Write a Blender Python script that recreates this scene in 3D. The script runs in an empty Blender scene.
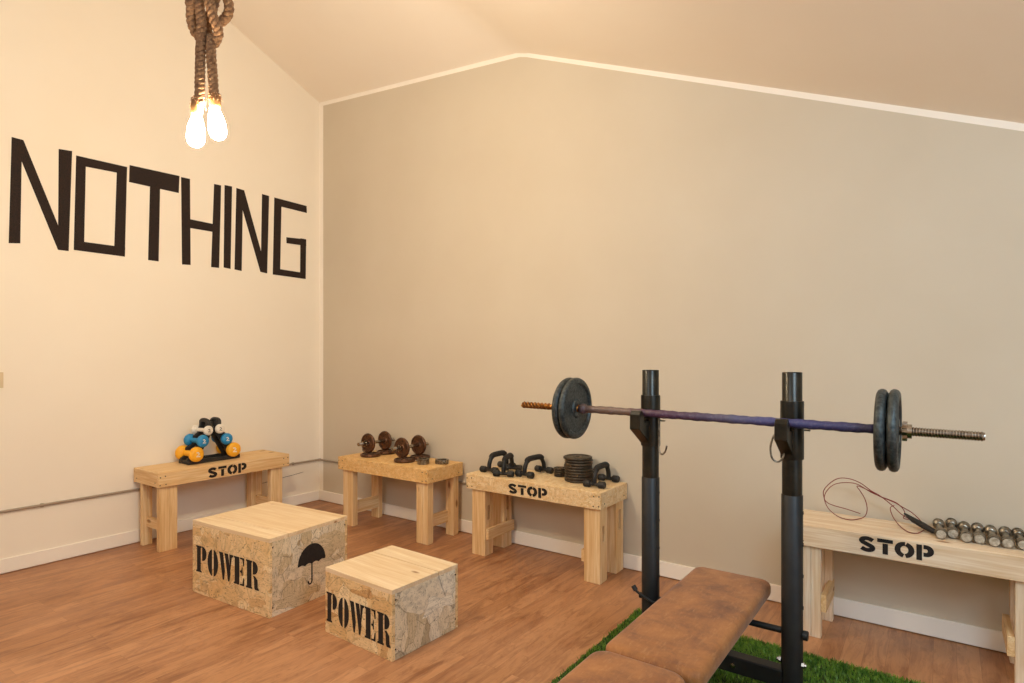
import bpy, bmesh, math, random
import numpy as np
from mathutils import Vector, Matrix
R = math.radians
PI = math.pi
rnd = random.Random(7)
scene = bpy.context.scene
COL = scene.collection

# ------------------------------------------------------------------ camera
cam_d = bpy.data.cameras.new('camera')
cam = bpy.data.objects.new('camera', cam_d)
COL.objects.link(cam)
cam_d.sensor_width = 36.0
cam_d.lens = 603.19 / 1024 * 36.0
cam_d.shift_y = 12.61 / 1024
cam_d.clip_start = 0.05
cam.location = (4.876, -3.6438, 1.4)
cam.rotation_euler = (PI / 2, 0, 0.62022)
scene.camera = cam

# ------------------------------------------------------------------ world, exposure
w = bpy.data.worlds.new('world')
scene.world = w
w.use_nodes = True
w.node_tree.nodes['Background'].inputs[0].default_value = (0.75, 0.87, 1.0, 1)
w.node_tree.nodes['Background'].inputs[1].default_value = 1.0
scene.view_settings.view_transform = 'Standard'
scene.view_settings.look = 'None'
scene.view_settings.gamma = 1.0
scene.view_settings.use_curve_mapping = False
scene.view_settings.exposure = 0.06
scene.cycles.use_denoising = True
scene.cycles.max_bounces = 10
scene.cycles.diffuse_bounces = 6
scene.cycles.sample_clamp_indirect = 6.0


def area(name, loc, target, sx, sy, power, col):
    l = bpy.data.lights.new(name, 'AREA')
    l.shape = 'RECTANGLE'
    l.size, l.size_y = sx, sy
    l.energy = power
    l.color = col
    o = bpy.data.objects.new(name, l)
    o.location = loc
    d = Vector(target) - Vector(loc)
    o.rotation_euler = d.to_track_quat('-Z', 'Y').to_euler()
    COL.objects.link(o)
    return o


# daylight through the window in the right-hand wall, then an added cool fill behind the camera
area('daylight_side_window', (6.95, -3.1, 1.25), (3.0, -1.6, 0.6), 1.9, 1.2, 5, (0.60, 0.80, 1.0))
area('rear_fill_light', (3.0, -6.9, 3.5), (2.6, -1.0, 0.8), 2.4, 1.3, 44, (0.78, 0.90, 1.0))
# added cool overhead light for the right side; the ceiling has no roof window
area('cool_fill_right', (5.9, -2.9, 2.62), (4.6, -0.6, 0.8), 0.9, 1.2, 62, (0.58, 0.80, 1.0))
# added warm point fill above the view, brightening the corner; no lamp modelled
pl = bpy.data.lights.new('upper_fill_light', 'POINT')
pl.energy = 31
pl.color = (1.0, 0.86, 0.67)
pl.shadow_soft_size = 0.12
po = bpy.data.objects.new('upper_fill_light', pl)
po.location = (2.55, -1.70, 3.45)
COL.objects.link(po)

# ------------------------------------------------------------------ materials
def lin(h):
    h = h.lstrip('#')
    out = []
    for i in (0, 2, 4):
        c = int(h[i:i + 2], 16) / 255
        out.append(c / 12.92 if c <= 0.04045 else ((c + 0.055) / 1.055) ** 2.4)
    return (*out, 1)


class NT:
    def __init__(self, name):
        self.m = bpy.data.materials.new(name)
        self.m.use_nodes = True
        self.t = self.m.node_tree
        self.b = self.t.nodes['Principled BSDF']

    def n(self, typ, **kw):
        nd = self.t.nodes.new(typ)
        for k, v in kw.items():
            if isinstance(k, str) and hasattr(nd, k):
                setattr(nd, k, v)
        return nd

    def l(self, a, b):
        self.t.links.new(a, b)

    def coords(self, scale=(1, 1, 1), kind='Object', loc=None, rot=(0, 0, 0), rand=True):
        tc = self.n('ShaderNodeTexCoord')
        mp = self.n('ShaderNodeMapping')
        mp.inputs['Scale'].default_value = scale
        mp.inputs['Rotation'].default_value = rot
        if rand:
            oi = self.n('ShaderNodeObjectInfo')
            ml = self.n('ShaderNodeMath', operation='MULTIPLY')
            ml.inputs[1].default_value = 37.0
            self.l(oi.outputs['Random'], ml.inputs[0])
            self.l(ml.outputs[0], mp.inputs['Location'])
        self.l(tc.outputs[kind], mp.inputs['Vector'])
        return mp.outputs[0]

    def noise(self, vec, scale, detail=4, rough=0.55, dist=0.0):
        nd = self.n('ShaderNodeTexNoise')
        nd.inputs['Scale'].default_value = scale
        nd.inputs['Detail'].default_value = detail
        nd.inputs['Roughness'].default_value = rough
        nd.inputs['Distortion'].default_value = dist
        self.l(vec, nd.inputs['Vector'])
        return nd.outputs['Fac']

    def ramp(self, fac, stops, interp='LINEAR'):
        nd = self.n('ShaderNodeValToRGB')
        cr = nd.color_ramp
        cr.interpolation = interp
        while len(cr.elements) < len(stops):
            cr.elements.new(0.5)
        for e, (p, c) in zip(cr.elements, stops):
            e.position = p
            e.color = c if not isinstance(c, str) else lin(c)
        self.l(fac, nd.inputs[0])
        return nd.outputs[0]

    def mix(self, fac, a, b, mode='MIX'):
        nd = self.n('ShaderNodeMix', data_type='RGBA', blend_type=mode)
        for sock, v in ((0, fac), (6, a), (7, b)):
            if hasattr(v, 'links') or isinstance(v, bpy.types.NodeSocket):
                self.l(v, nd.inputs[sock])
            elif isinstance(v, str):
                nd.inputs[sock].default_value = lin(v)
            else:
                nd.inputs[sock].default_value = v
        return nd.outputs[2]

    def bump(self, h, strength=0.2, dist=0.01):
        nd = self.n('ShaderNodeBump')
        nd.inputs['Strength'].default_value = strength
        nd.inputs['Distance'].default_value = dist
        self.l(h, nd.inputs['Height'])
        self.l(nd.outputs[0], self.b.inputs['Normal'])

    def col(self, c):
        if isinstance(c, bpy.types.NodeSocket):
            self.l(c, self.b.inputs['Base Color'])
        else:
            self.b.inputs['Base Color'].default_value = lin(c) if isinstance(c, str) else c

    def rough(self, v):
        if isinstance(v, bpy.types.NodeSocket):
            self.l(v, self.b.inputs['Roughness'])
        else:
            self.b.inputs['Roughness'].default_value = v


def plain(name, c, rough=0.6, metal=0.0, c2=None, nscale=30, bump=0.0, emit=None, es=0, bscale=None):
    t = NT(name)
    if c2:
        v = t.coords()
        f = t.noise(v, nscale, 5, 0.6)
        t.col(t.ramp(f, [(0.35, c), (0.65, c2)]))
    else:
        t.col(c)
    if bump:
        v = t.coords()
        t.bump(t.noise(v, bscale or nscale * 4, 3), bump, 0.004)
    t.rough(rough)
    t.b.inputs['Metallic'].default_value = metal
    if emit:
        t.b.inputs['Emission Color'].default_value = lin(emit)
        t.b.inputs['Emission Strength'].default_value = es
    return t.m


def pine(name, axis, base='#E8C692', dark='#CC9C60', light='#F4DCB0', knots=True):
    """pale softwood; grain runs along the given axis (0, 1, 2)"""
    t = NT(name)
    sc = [26, 26, 26]
    sc[axis] = 1.3
    v = t.coords(tuple(sc))
    g = t.noise(v, 1.0, 5, 0.6, 0.8)
    c = t.ramp(g, [(0.28, dark), (0.48, base), (0.72, light)])
    sc2 = [130, 130, 130]
    sc2[axis] = 5
    v2 = t.coords(tuple(sc2))
    f = t.noise(v2, 1.0, 3, 0.5)
    c = t.mix(t.ramp(f, [(0.40, (0, 0, 0, 1)), (0.62, (0.5, 0.5, 0.5, 1))]), c, dark)
    if knots:
        sk = [9, 9, 9]
        sk[axis] = 3.6
        vk = t.coords(tuple(sk))
        vo = t.n('ShaderNodeTexVoronoi')
        vo.inputs['Scale'].default_value = 1.0
        t.l(vk, vo.inputs['Vector'])
        k = t.ramp(vo.outputs['Distance'], [(0.07, (1, 1, 1, 1)), (0.14, (0, 0, 0, 1))])
        c = t.mix(k, c, '#8E5C30')
    oi = t.n('ShaderNodeObjectInfo')
    c = t.mix(t.ramp(oi.outputs['Random'], [(0, (0, 0, 0, 1)), (1, (0.22, 0.22, 0.22, 1))]), c, '#D6AE7A')
    t.col(c)
    t.rough(0.62)
    t.bump(f, 0.12, 0.003)
    return t.m


def osb(name, tones, scale=15.0, speck=0.6, speck_col='#5E4022'):
    t = NT(name)
    v = t.coords((1, 1, 1))
    nz = t.n('ShaderNodeTexNoise')
    nz.inputs['Scale'].default_value = 14
    nz.inputs['Detail'].default_value = 4
    t.l(v, nz.inputs['Vector'])
    dv = t.mix(0.022, v, nz.outputs['Color'], 'ADD')
    layers = []
    for rot, sc in (((0.4, 0.9, 0.6), (1, 3.4, 1.5)), ((1.3, 0.2, 1.1), (3.2, 1, 1.6)), ((2.1, 1.4, 0.3), (1.4, 1.2, 3.6))):
        mp = t.n('ShaderNodeMapping')
        mp.inputs['Rotation'].default_value = rot
        mp.inputs['Scale'].default_value = sc
        t.l(dv, mp.inputs['Vector'])
        vo = t.n('ShaderNodeTexVoronoi', feature='F1', distance='CHEBYCHEV')
        vo.inputs['Scale'].default_value = scale
        t.l(mp.outputs[0], vo.inputs['Vector'])
        sp = t.n('ShaderNodeSeparateColor')
        t.l(vo.outputs['Color'], sp.inputs[0])
        # strands carry their own fine grain
        mg = t.n('ShaderNodeMapping')
        mg.inputs['Scale'].default_value = (7, 44, 22)
        t.l(mp.outputs[0], mg.inputs['Vector'])
        gr = t.noise(mg.outputs[0], 1.0, 4, 0.65)
        c = t.ramp(sp.outputs[0], [(i / (len(tones) - 1), x) for i, x in enumerate(tones)])
        c = t.mix(t.ramp(gr, [(0.36, (speck * 0.38,) * 3 + (1,)), (0.52, (0, 0, 0, 1))]), c, speck_col)
        ve = t.n('ShaderNodeTexVoronoi', feature='DISTANCE_TO_EDGE')
        ve.inputs['Scale'].default_value = scale
        t.l(mp.outputs[0], ve.inputs['Vector'])
        c = t.mix(t.ramp(ve.outputs['Distance'], [(0.0, (speck * 0.62,) * 3 + (1,)), (0.022, (0, 0, 0, 1))]), c, speck_col)
        layers.append((c, sp.outputs[1], vo.outputs['Distance']))
    c = t.mix(t.ramp(layers[1][1], [(0.50, (0, 0, 0, 1)), (0.52, (1, 1, 1, 1))]), layers[0][0], layers[1][0])
    c = t.mix(t.ramp(layers[2][1], [(0.64, (0, 0, 0, 1)), (0.66, (1, 1, 1, 1))]), c, layers[2][0])
    # dark short chips and pale wax flecks
    mp = t.n('ShaderNodeMapping')
    mp.inputs['Scale'].default_value = (60, 170, 110)
    mp.inputs['Rotation'].default_value = (0.5, 0.6, 0.7)
    t.l(v, mp.inputs['Vector'])
    f = t.noise(mp.outputs[0], 1.0, 3, 0.7)
    c = t.mix(t.ramp(f, [(0.33, (speck,) * 3 + (1,)), (0.41, (0, 0, 0, 1))]), c, speck_col)
    g = t.noise(v, 42, 5, 0.72)
    c = t.mix(t.ramp(g, [(0.58, (0, 0, 0, 1)), (0.68, (speck * 0.6,) * 3 + (1,))]), c, '#F3E2C0')
    t.col(c)
    t.rough(0.6)
    t.bump(f, 0.35, 0.003)
    return t.m


def mat_floor():
    t = NT('laminate_floor')
    v = t.coords((1, 1, 1), rand=False, rot=(0, 0, PI / 2))
    br = t.n('ShaderNodeTexBrick')
    br.offset = 0.37
    br.inputs['Scale'].default_value = 1.0
    br.inputs['Brick Width'].default_value = 0.92
    br.inputs['Row Height'].default_value = 0.088
    br.inputs['Mortar Size'].default_value = 0.0009
    br.inputs['Mortar Smooth'].default_value = 0.3
    br.inputs['Bias'].default_value = 0.0
    br.inputs['Color1'].default_value = (0, 0, 0, 1)
    br.inputs['Color2'].default_value = (1, 1, 1, 1)
    br.inputs['Mortar'].default_value = (0.5, 0.5, 0.5, 1)
    t.l(v, br.inputs['Vector'])
    tone = t.ramp(br.outputs['Color'], [(0.0, '#A4724C'), (0.35, '#AD7A51'), (0.65, '#B58258'), (1.0, '#BE8B61')])
    off = t.mix(1.0, v, t.mix(1.0, br.outputs['Color'], (7.3, 3.1, 0, 1), 'MULTIPLY'), 'ADD')
    mp = t.n('ShaderNodeMapping')
    mp.inputs['Scale'].default_value = (1.5, 9, 1)
    t.l(off, mp.inputs['Vector'])
    g = t.noise(mp.outputs[0], 1.7, 7, 0.66, 1.2)
    c = t.mix(t.ramp(g, [(0.36, (0.85, 0.85, 0.85, 1)), (0.56, (0, 0, 0, 1))]), tone, '#7A4828')
    mp2 = t.n('ShaderNodeMapping')
    mp2.inputs['Scale'].default_value = (5, 110, 1)
    t.l(off, mp2.inputs['Vector'])
    g2 = t.noise(mp2.outputs[0], 1.0, 3, 0.6)
    c = t.mix(t.ramp(g2, [(0.52, (0, 0, 0, 1)), (0.75, (0.3, 0.3, 0.3, 1))]), c, '#CE9A70')
    big = t.noise(v, 1.7, 3, 0.5)
    c = t.mix(t.ramp(big, [(0.40, (0, 0, 0, 1)), (0.70, (0.45, 0.45, 0.45, 1))]), c, '#CC9870')
    mp3 = t.n('ShaderNodeMapping')
    mp3.inputs['Scale'].default_value = (9, 26, 1)
    t.l(off, mp3.inputs['Vector'])
    g3 = t.noise(mp3.outputs[0], 1.0, 5, 0.7, 1.5)
    c = t.mix(t.ramp(g3, [(0.30, (0.35, 0.35, 0.35, 1)), (0.48, (0, 0, 0, 1))]), c, '#6E3F22')
    c = t.mix(t.ramp(br.outputs['Fac'], [(0.0, (0, 0, 0, 1)), (1.0, (0.40, 0.40, 0.40, 1))]), c, '#5A3320')
    t.col(c)
    rr = t.ramp(g, [(0.3, (0.36,) * 3 + (1,)), (0.7, (0.50,) * 3 + (1,))])
    t.rough(rr)
    t.bump(g2, 0.05, 0.002)
    return t.m


def mat_wall(name, c1, c2):
    t = NT(name)
    v = t.coords(rand=False)
    f = t.noise(v, 1.6, 3)
    t.col(t.ramp(f, [(0.3, c1), (0.7, c2)]))
    t.rough(0.85)
    t.bump(t.noise(v, 160, 3), 0.06, 0.002)
    return t.m


def mat_suede():
    t = NT('worn_brown_suede')
    v = t.coords()
    f = t.noise(v, 7, 8, 0.68, 0.25)
    c = t.ramp(f, [(0.26, '#553016'), (0.42, '#7E4C22'), (0.56, '#98602C'), (0.74, '#AC733C')])
    g = t.noise(t.coords((60, 12, 30)), 1.5, 4, 0.7)
    c = t.mix(t.ramp(g, [(0.54, (0, 0, 0, 1)), (0.78, (0.45, 0.45, 0.45, 1))]), c, '#BE8E5E')
    t.col(c)
    t.rough(0.68)
    t.b.inputs['Sheen Weight'].default_value = 0.15
    t.bump(t.noise(v, 220, 4, 0.7), 0.25, 0.002)
    return t.m


def mat_bar():
    """taped bar: brown-grey worn tape at the left, purple in the middle, bluish at the right"""
    t = NT('taped_bar')
    tc = t.n('ShaderNodeTexCoord')
    sx = t.n('ShaderNodeSeparateXYZ')
    t.l(tc.outputs['Object'], sx.inputs[0])
    v = t.coords(rand=False)
    nz = t.noise(v, 26, 4, 0.7)
    ad = t.n('ShaderNodeMath', operation='MULTIPLY_ADD')
    ad.inputs[1].default_value = 0.25
    t.l(nz, ad.inputs[0])
    t.l(sx.outputs[0], ad.inputs[2])
    mr = t.n('ShaderNodeMapRange')
    mr.inputs['From Min'].default_value = 0.12
    mr.inputs['From Max'].default_value = 1.50
    t.l(ad.outputs[0], mr.inputs['Value'])
    c = t.ramp(mr.outputs[0], [(0.0, '#2C2A50'), (0.22, '#2C2848'), (0.26, '#5A443A'), (0.40, '#6A5448'), (0.46, '#48283C'), (0.60, '#3E2640'), (0.72, '#4E4C62'), (0.80, '#40406C'), (1.0, '#302E52')])
    c = t.mix(t.ramp(t.noise(v, 90, 3, 0.7), [(0.5, (0, 0, 0, 1)), (0.75, (0.25, 0.25, 0.25, 1))]), c, '#8F8094')
    t.col(c)
    t.rough(0.45)
    t.bump(nz, 0.5, 0.004)
    return t.m


M = dict(
    floor=mat_floor(),
    cream=mat_wall('cream_wall_paint', '#EFE5D3', '#F1E8D7'),
    taupe=mat_wall('taupe_wall_paint', '#C9BCA6', '#CDC1AC'),
    ceil=mat_wall('ceiling_paint', '#F3E8D8', '#F5EBDC'),
    white=mat_wall('white_paint', '#F2E9DA', '#F5EDE0'),
    pine_x=pine('pine_grain_x', 0), pine_y=pine('pine_grain_y', 1), pine_z=pine('pine_grain_z', 2),
    pale_x=pine('pale_pine_grain_x', 0, '#EBD8BC', '#D0AE84', '#F6EAD6'),
    pale_z=pine('pale_pine_grain_z', 2, '#EBD8BC', '#D0AE84', '#F6EAD6'),
    lid=pine('clean_pine_lid', 0, '#E8D2AE', '#D6B68A', '#F0DFC2'),
    osb=osb('strand_board', ['#DCB47A', '#EBCB94', '#F4DDB0', '#E2BE86', '#EED2A2', '#C8975A'], 5.5, 0.8),
    osb_side=osb('greyer_strand_board', ['#CDB58E', '#E0CBA6', '#ECDCBE', '#D4BC96', '#F2E6CE', '#AD946C'], 4.2, 0.9, '#4E3A26'),
    osb_fine=osb('orange_strand_board', ['#D9A660', '#E3B674', '#EAC488', '#DDAE6A'], 30, 0.5, '#8A5A28'),
    osb_pale=osb('pale_strand_board', ['#DDB882', '#E8CA9A', '#EED6AC', '#E2C08C'], 22, 0.6, '#8A6234'),
    black_paint=plain('black_stencil_paint', '#120C09', 0.85, c2='#241B16', nscale=60),
    tape=plain('black_gritty_tape', '#120A06', 0.85, c2='#2E1B12', nscale=120, bump=0.6, bscale=300),
    steel_black=plain('black_painted_steel', '#131313', 0.48, 0.2, c2='#1E1E1D', nscale=14),
    steel_worn=plain('worn_black_steel', '#15140F', 0.30, 0.4, c2='#2C281E', nscale=18),
    iron=plain('cast_iron_grey', '#24292A', 0.42, 0.4, c2='#4A504E', nscale=75, bump=0.6, bscale=140),
    rust_iron=plain('brown_cast_iron', '#3A2415', 0.38, 0.4, c2='#6E4629', nscale=55, bump=0.3, bscale=120),
    dark_plate=plain('brownish_black_iron', '#2B231C', 0.42, 0.3, c2='#4E4232', nscale=60, bump=0.25, bscale=200),
    chrome=plain('chromed_steel', '#B9B2A8', 0.22, 1.0, c2='#8C8378', nscale=60),
    bronze=plain('rusted_brass_thread', '#B07A3C', 0.3, 0.9, c2='#6B3F1E', nscale=50),
    dull_chrome=plain('tarnished_chrome', '#A09888', 0.30, 0.85, c2='#5C5246', nscale=50),
    tarnish_cap=plain('tarnished_steel_cap', '#C8C2B2', 0.5, 0.3, c2='#958A78', nscale=70),
    bar=mat_bar(),
    rubber=plain('black_rubber', '#161514', 0.55, c2='#23211F', nscale=50, bump=0.15),
    foam=plain('black_foam', '#151413', 0.8, c2='#211F1D', nscale=60, bump=0.3),
    suede=mat_suede(),
    yellow=plain('yellow_neoprene', '#F2A81C', 0.5, c2='#F6B52C', nscale=40),
    blue=plain('blue_neoprene', '#1F7FB4', 0.42, c2='#2A8DC0', nscale=40),
    offwhite=plain('white_neoprene', '#E2DACA', 0.5, c2='#EBE4D6', nscale=40),
    red=plain('red_cord', '#7A1C14', 0.5),
    pipe=plain('beige_conduit', '#9C8C78', 0.5),
    jute=plain('jute_rope', '#6F4E36', 0.9, c2='#A07C58', nscale=90, bump=0.6, bscale=240),
    brass=plain('brass_socket', '#8A6238', 0.6, 0.2),
    bulb=plain('lit_bulb_glass', '#FFE2B0', 0.3, emit='#FFE9C6', es=560),
    mark_white=plain('white_print', '#E9E4D8', 0.6),
    grass=plain('grass_blades', '#3C6616', 0.55, c2='#7A9E32', nscale=25),
    turf=plain('turf_backing', '#1B2E0C', 0.9, c2='#27400F', nscale=40),
    switch=plain('beige_plastic', '#D8C4A0', 0.4),
    dark=plain('dark_screw_head', '#3A2A1C', 0.5),
    frame=plain('white_window_frame', '#EDE8DE', 0.4),
)


# ------------------------------------------------------------------ mesh helpers
def obj(name, bm, mats, parent=None, smooth=False, label=None, kind=None, bevel=0.0, bseg=2):
    me = bpy.data.meshes.new(name)
    bmesh.ops.recalc_face_normals(bm, faces=bm.faces)
    bm.to_mesh(me)
    bm.free()
    if not isinstance(mats, (list, tuple)):
        mats = [mats]
    for m in mats:
        me.materials.append(m)
    if smooth:
        me.shade_smooth()
        if smooth != 'full':
            me.set_sharp_from_angle(angle=R(42))
    o = bpy.data.objects.new(name, me)
    COL.objects.link(o)
    if parent:
        o.parent = parent
    if label:
        o['label'] = label
    if kind:
        o['kind'] = kind
    if bevel:
        md = o.modifiers.new('bevel', 'BEVEL')
        md.width = bevel
        md.segments = bseg
        md.limit_method = 'ANGLE'
        md.angle_limit = R(40)
    return o


def thing(name, label, cat, loc=(0, 0, 0), rz=0.0, group=None):
    o = bpy.data.objects.new(name, None)
    o.empty_display_size = 0.05
    COL.objects.link(o)
    o.location = loc
    o.rotation_euler = (0, 0, rz)
    tag(o, label, cat, group)
    return o


def tag(o, label, cat, group=None, kind=None):
    o['label'] = label
    o['category'] = cat
    if group:
        o['group'] = group
    if kind:
        o['kind'] = kind
    return o


def dup(root, loc, rot=None, label=None, group=None):
    r = root.copy()
    COL.objects.link(r)
    r.location = loc
    if rot is not None:
        r.rotation_euler = rot
    if label:
        r['label'] = label
    if group:
        r['group'] = group
    for ch in list(root.children):
        c = ch.copy()
        COL.objects.link(c)
        c.parent = r
        for g in ch.children:
            d = g.copy()
            COL.objects.link(d)
            d.parent = c
    return r


def bx(bm, x0, x1, y0, y1, z0, z1, mi=0):
    vs = [bm.verts.new(p) for p in ((x0, y0, z0), (x1, y0, z0), (x1, y1, z0), (x0, y1, z0), (x0, y0, z1), (x1, y0, z1), (x1, y1, z1), (x0, y1, z1))]
    for f in ((0, 3, 2, 1), (4, 5, 6, 7), (0, 1, 5, 4), (1, 2, 6, 5), (2, 3, 7, 6), (3, 0, 4, 7)):
        fc = bm.faces.new([vs[i] for i in f])
        fc.material_index = mi
    return vs


def box(*a):
    bm = bmesh.new()
    bx(bm, *a)
    return bm


def catmull(pts, n=8, closed=False):
    P = [Vector(p) for p in pts]
    out = []
    N = len(P)
    rng = N if closed else N - 1
    for i in range(rng):
        p0 = P[(i - 1) % N] if closed or i > 0 else P[0]
        p1 = P[i]
        p2 = P[(i + 1) % N]
        p3 = P[(i + 2) % N] if closed or i + 2 < N else P[-1]
        for k in range(n):
            t = k / n
            out.append(0.5 * ((2 * p1) + (-p0 + p2) * t + (2 * p0 - 5 * p1 + 4 * p2 - p3) * t * t + (-p0 + 3 * p1 - 3 * p2 + p3) * t ** 3))
    if not closed:
        out.append(P[-1])
    return out


def frames(P):
    T = []
    for i in range(len(P)):
        a = P[max(0, i - 1)]
        b = P[min(len(P) - 1, i + 1)]
        T.append((b - a).normalized())
    up = Vector((0, 0, 1)) if abs(T[0].z) < 0.9 else Vector((1, 0, 0))
    n = T[0].cross(up).normalized()
    out = []
    for t in T:
        n = (n - t * n.dot(t)).normalized()
        out.append((t, n, t.cross(n)))
    return out


def tube(bm, pts, r, seg=8, cap=True, mi=0):
    P = [Vector(p) for p in pts]
    F = frames(P)
    rs = r if isinstance(r, (list, tuple)) else [r] * len(P)
    rings = []
    for p, (t, n, b), rr in zip(P, F, rs):
        rings.append([bm.verts.new(p + (n * math.cos(a) + b * math.sin(a)) * rr) for a in [2 * PI * k / seg for k in range(seg)]])
    for r0, r1 in zip(rings, rings[1:]):
        for k in range(seg):
            f = bm.faces.new((r0[k], r0[(k + 1) % seg], r1[(k + 1) % seg], r1[k]))
            f.material_index = mi
    if cap:
        for rg in (rings[0][::-1], rings[-1]):
            f = bm.faces.new(rg)
            f.material_index = mi
    return bm


def lathe(bm, prof, axis='z', o=(0, 0, 0), seg=32, mi=0, closed=False):
    """prof: list of (radius, height) turned about the axis through o"""
    o = Vector(o)
    rings = []
    for r, h in prof:
        ring = []
        for k in range(seg):
            a = 2 * PI * k / seg
            c, s = math.cos(a) * r, math.sin(a) * r
            p = {'z': (c, s, h), 'x': (h, c, s), 'y': (s, h, c)}[axis]
            ring.append(bm.verts.new(o + Vector(p)))
            if r < 1e-6:
                ring = [ring[0]] * seg
                break
        rings.append(ring)
    pairs = list(zip(rings, rings[1:]))
    if closed:
        pairs.append((rings[-1], rings[0]))
    for a, b in pairs:
        for k in range(seg):
            vs = []
            for v in (a[k], a[(k + 1) % seg], b[(k + 1) % seg], b[k]):
                if v not in vs:
                    vs.append(v)
            if len(vs) > 2:
                try:
                    f = bm.faces.new(vs)
                    f.material_index = mi
                except ValueError:
                    pass
    return bm


def prism(bm, poly, fr, th, mi=0):
    """poly of (u, v) drawn on the plane frame fr = (origin, u axis, v axis), raised along the normal by th"""
    O, U, V = (Vector(a) for a in fr)
    N = U.cross(V).normalized()
    a = [bm.verts.new(O + U * p[0] + V * p[1]) for p in poly]
    b = [bm.verts.new(O + U * p[0] + V * p[1] + N * th) for p in poly]
    n = len(poly)
    f = bm.faces.new(a[::-1]); f.material_index = mi
    f = bm.faces.new(b); f.material_index = mi
    for k in range(n):
        f = bm.faces.new((a[k], a[(k + 1) % n], b[(k + 1) % n], b[k]))
        f.material_index = mi


def ribbon(path, wd):
    L, Rr = [], []
    n = len(path)
    for i, (x, y) in enumerate(path):
        ax, ay = path[max(0, i - 1)]
        cx, cy = path[min(n - 1, i + 1)]
        dx, dy = cx - ax, cy - ay
        m = math.hypot(dx, dy) or 1
        nx, ny = -dy / m * wd / 2, dx / m * wd / 2
        L.append((x + nx, y + ny))
        Rr.append((x - nx, y - ny))
    return L + Rr[::-1]


def arc(cx, cy, rx, ry, a0, a1, n=12):
    return [(cx + rx * math.cos(R(a0 + (a1 - a0) * k / n)), cy + ry * math.sin(R(a0 + (a1 - a0) * k / n))) for k in range(n + 1)]


def rounded_slab(bm, cx, cy, z0, z1, wx, wy, rc, re, crown=0.0, seg=6):
    """upholstered cushion: rounded corners in plan, rounded edges top and bottom"""
    prof = []
    for k in range(seg + 1):
        a = R(90 * k / seg)
        prof.append((re * (1 - math.sin(a)), z0 + re * (1 - math.cos(a))))
    for k in range(seg + 1):
        a = R(90 * k / seg)
        prof.append((re * (1 - math.cos(a)), z1 - re + re * math.sin(a)))
    for ins in (0.03, 0.06, 0.10):
        prof.append((re + ins, z1 + crown * ins / 0.10))
    rings = []
    for ins, z in prof:
        r = max(rc - ins * 0.6, 0.012)
        hx, hy = wx / 2 - ins, wy / 2 - ins
        ring = []
        for qx, qy, a0 in ((1, 1, 0), (-1, 1, 90), (-1, -1, 180), (1, -1, 270)):
            for k in range(7):
                a = R(a0 + 90 * k / 6)
                ring.append(bm.verts.new((cx + qx * (hx - r) + r * math.cos(a), cy + qy * (hy - r) + r * math.sin(a), z)))
        rings.append(ring)
    n = len(rings[0])
    for a, b in zip(rings, rings[1:]):
        for k in range(n):
            bm.faces.new((a[k], a[(k + 1) % n], b[(k + 1) % n], b[k]))
    bm.faces.new(rings[0][::-1])
    bm.faces.new(rings[-1])


# ------------------------------------------------------------------ lettering shapes
def stop_polys():
    """stencil capitals S T O P, each in a cell 1 high; list of (letter, polygons), advance included"""
    s = 0.26
    out = []
    S1 = arc(0.36, 0.715, 0.25, 0.185, 20, 200, 10) + arc(0.36, 0.285, 0.25, 0.185, 90, -10, 8)[1:] 
    Sp = [(0.62, 0.78)] + arc(0.35, 0.72, 0.24, 0.17, 60, 230, 9) + [(0.36, 0.50)] + arc(0.37, 0.28, 0.24, 0.17, 50, -120, 9) + [(0.10, 0.22)]
    out.append(('S', [ribbon(Sp, s)], 0.0))
    out.append(('T', [[(0.02, 0.76), (0.72, 0.76), (0.72, 1.0), (0.02, 1.0)], [(0.26, 0), (0.50, 0), (0.50, 0.70), (0.26, 0.70)]], 0.80))
    out.append(('O', [ribbon(arc(0.40, 0.5, 0.30, 0.385, 84, 262, 14), s), ribbon(arc(0.40, 0.5, 0.30, 0.385, -82, 76, 14), s)], 1.62))
    out.append(('P', [[(0.03, 0), (0.27, 0), (0.27, 1), (0.03, 1)], ribbon([(0.33, 0.885)] + arc(0.44, 0.64, 0.20, 0.245, 90, -90, 12) + [(0.33, 0.395)], s)], 2.50))
    return out, 3.22


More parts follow.
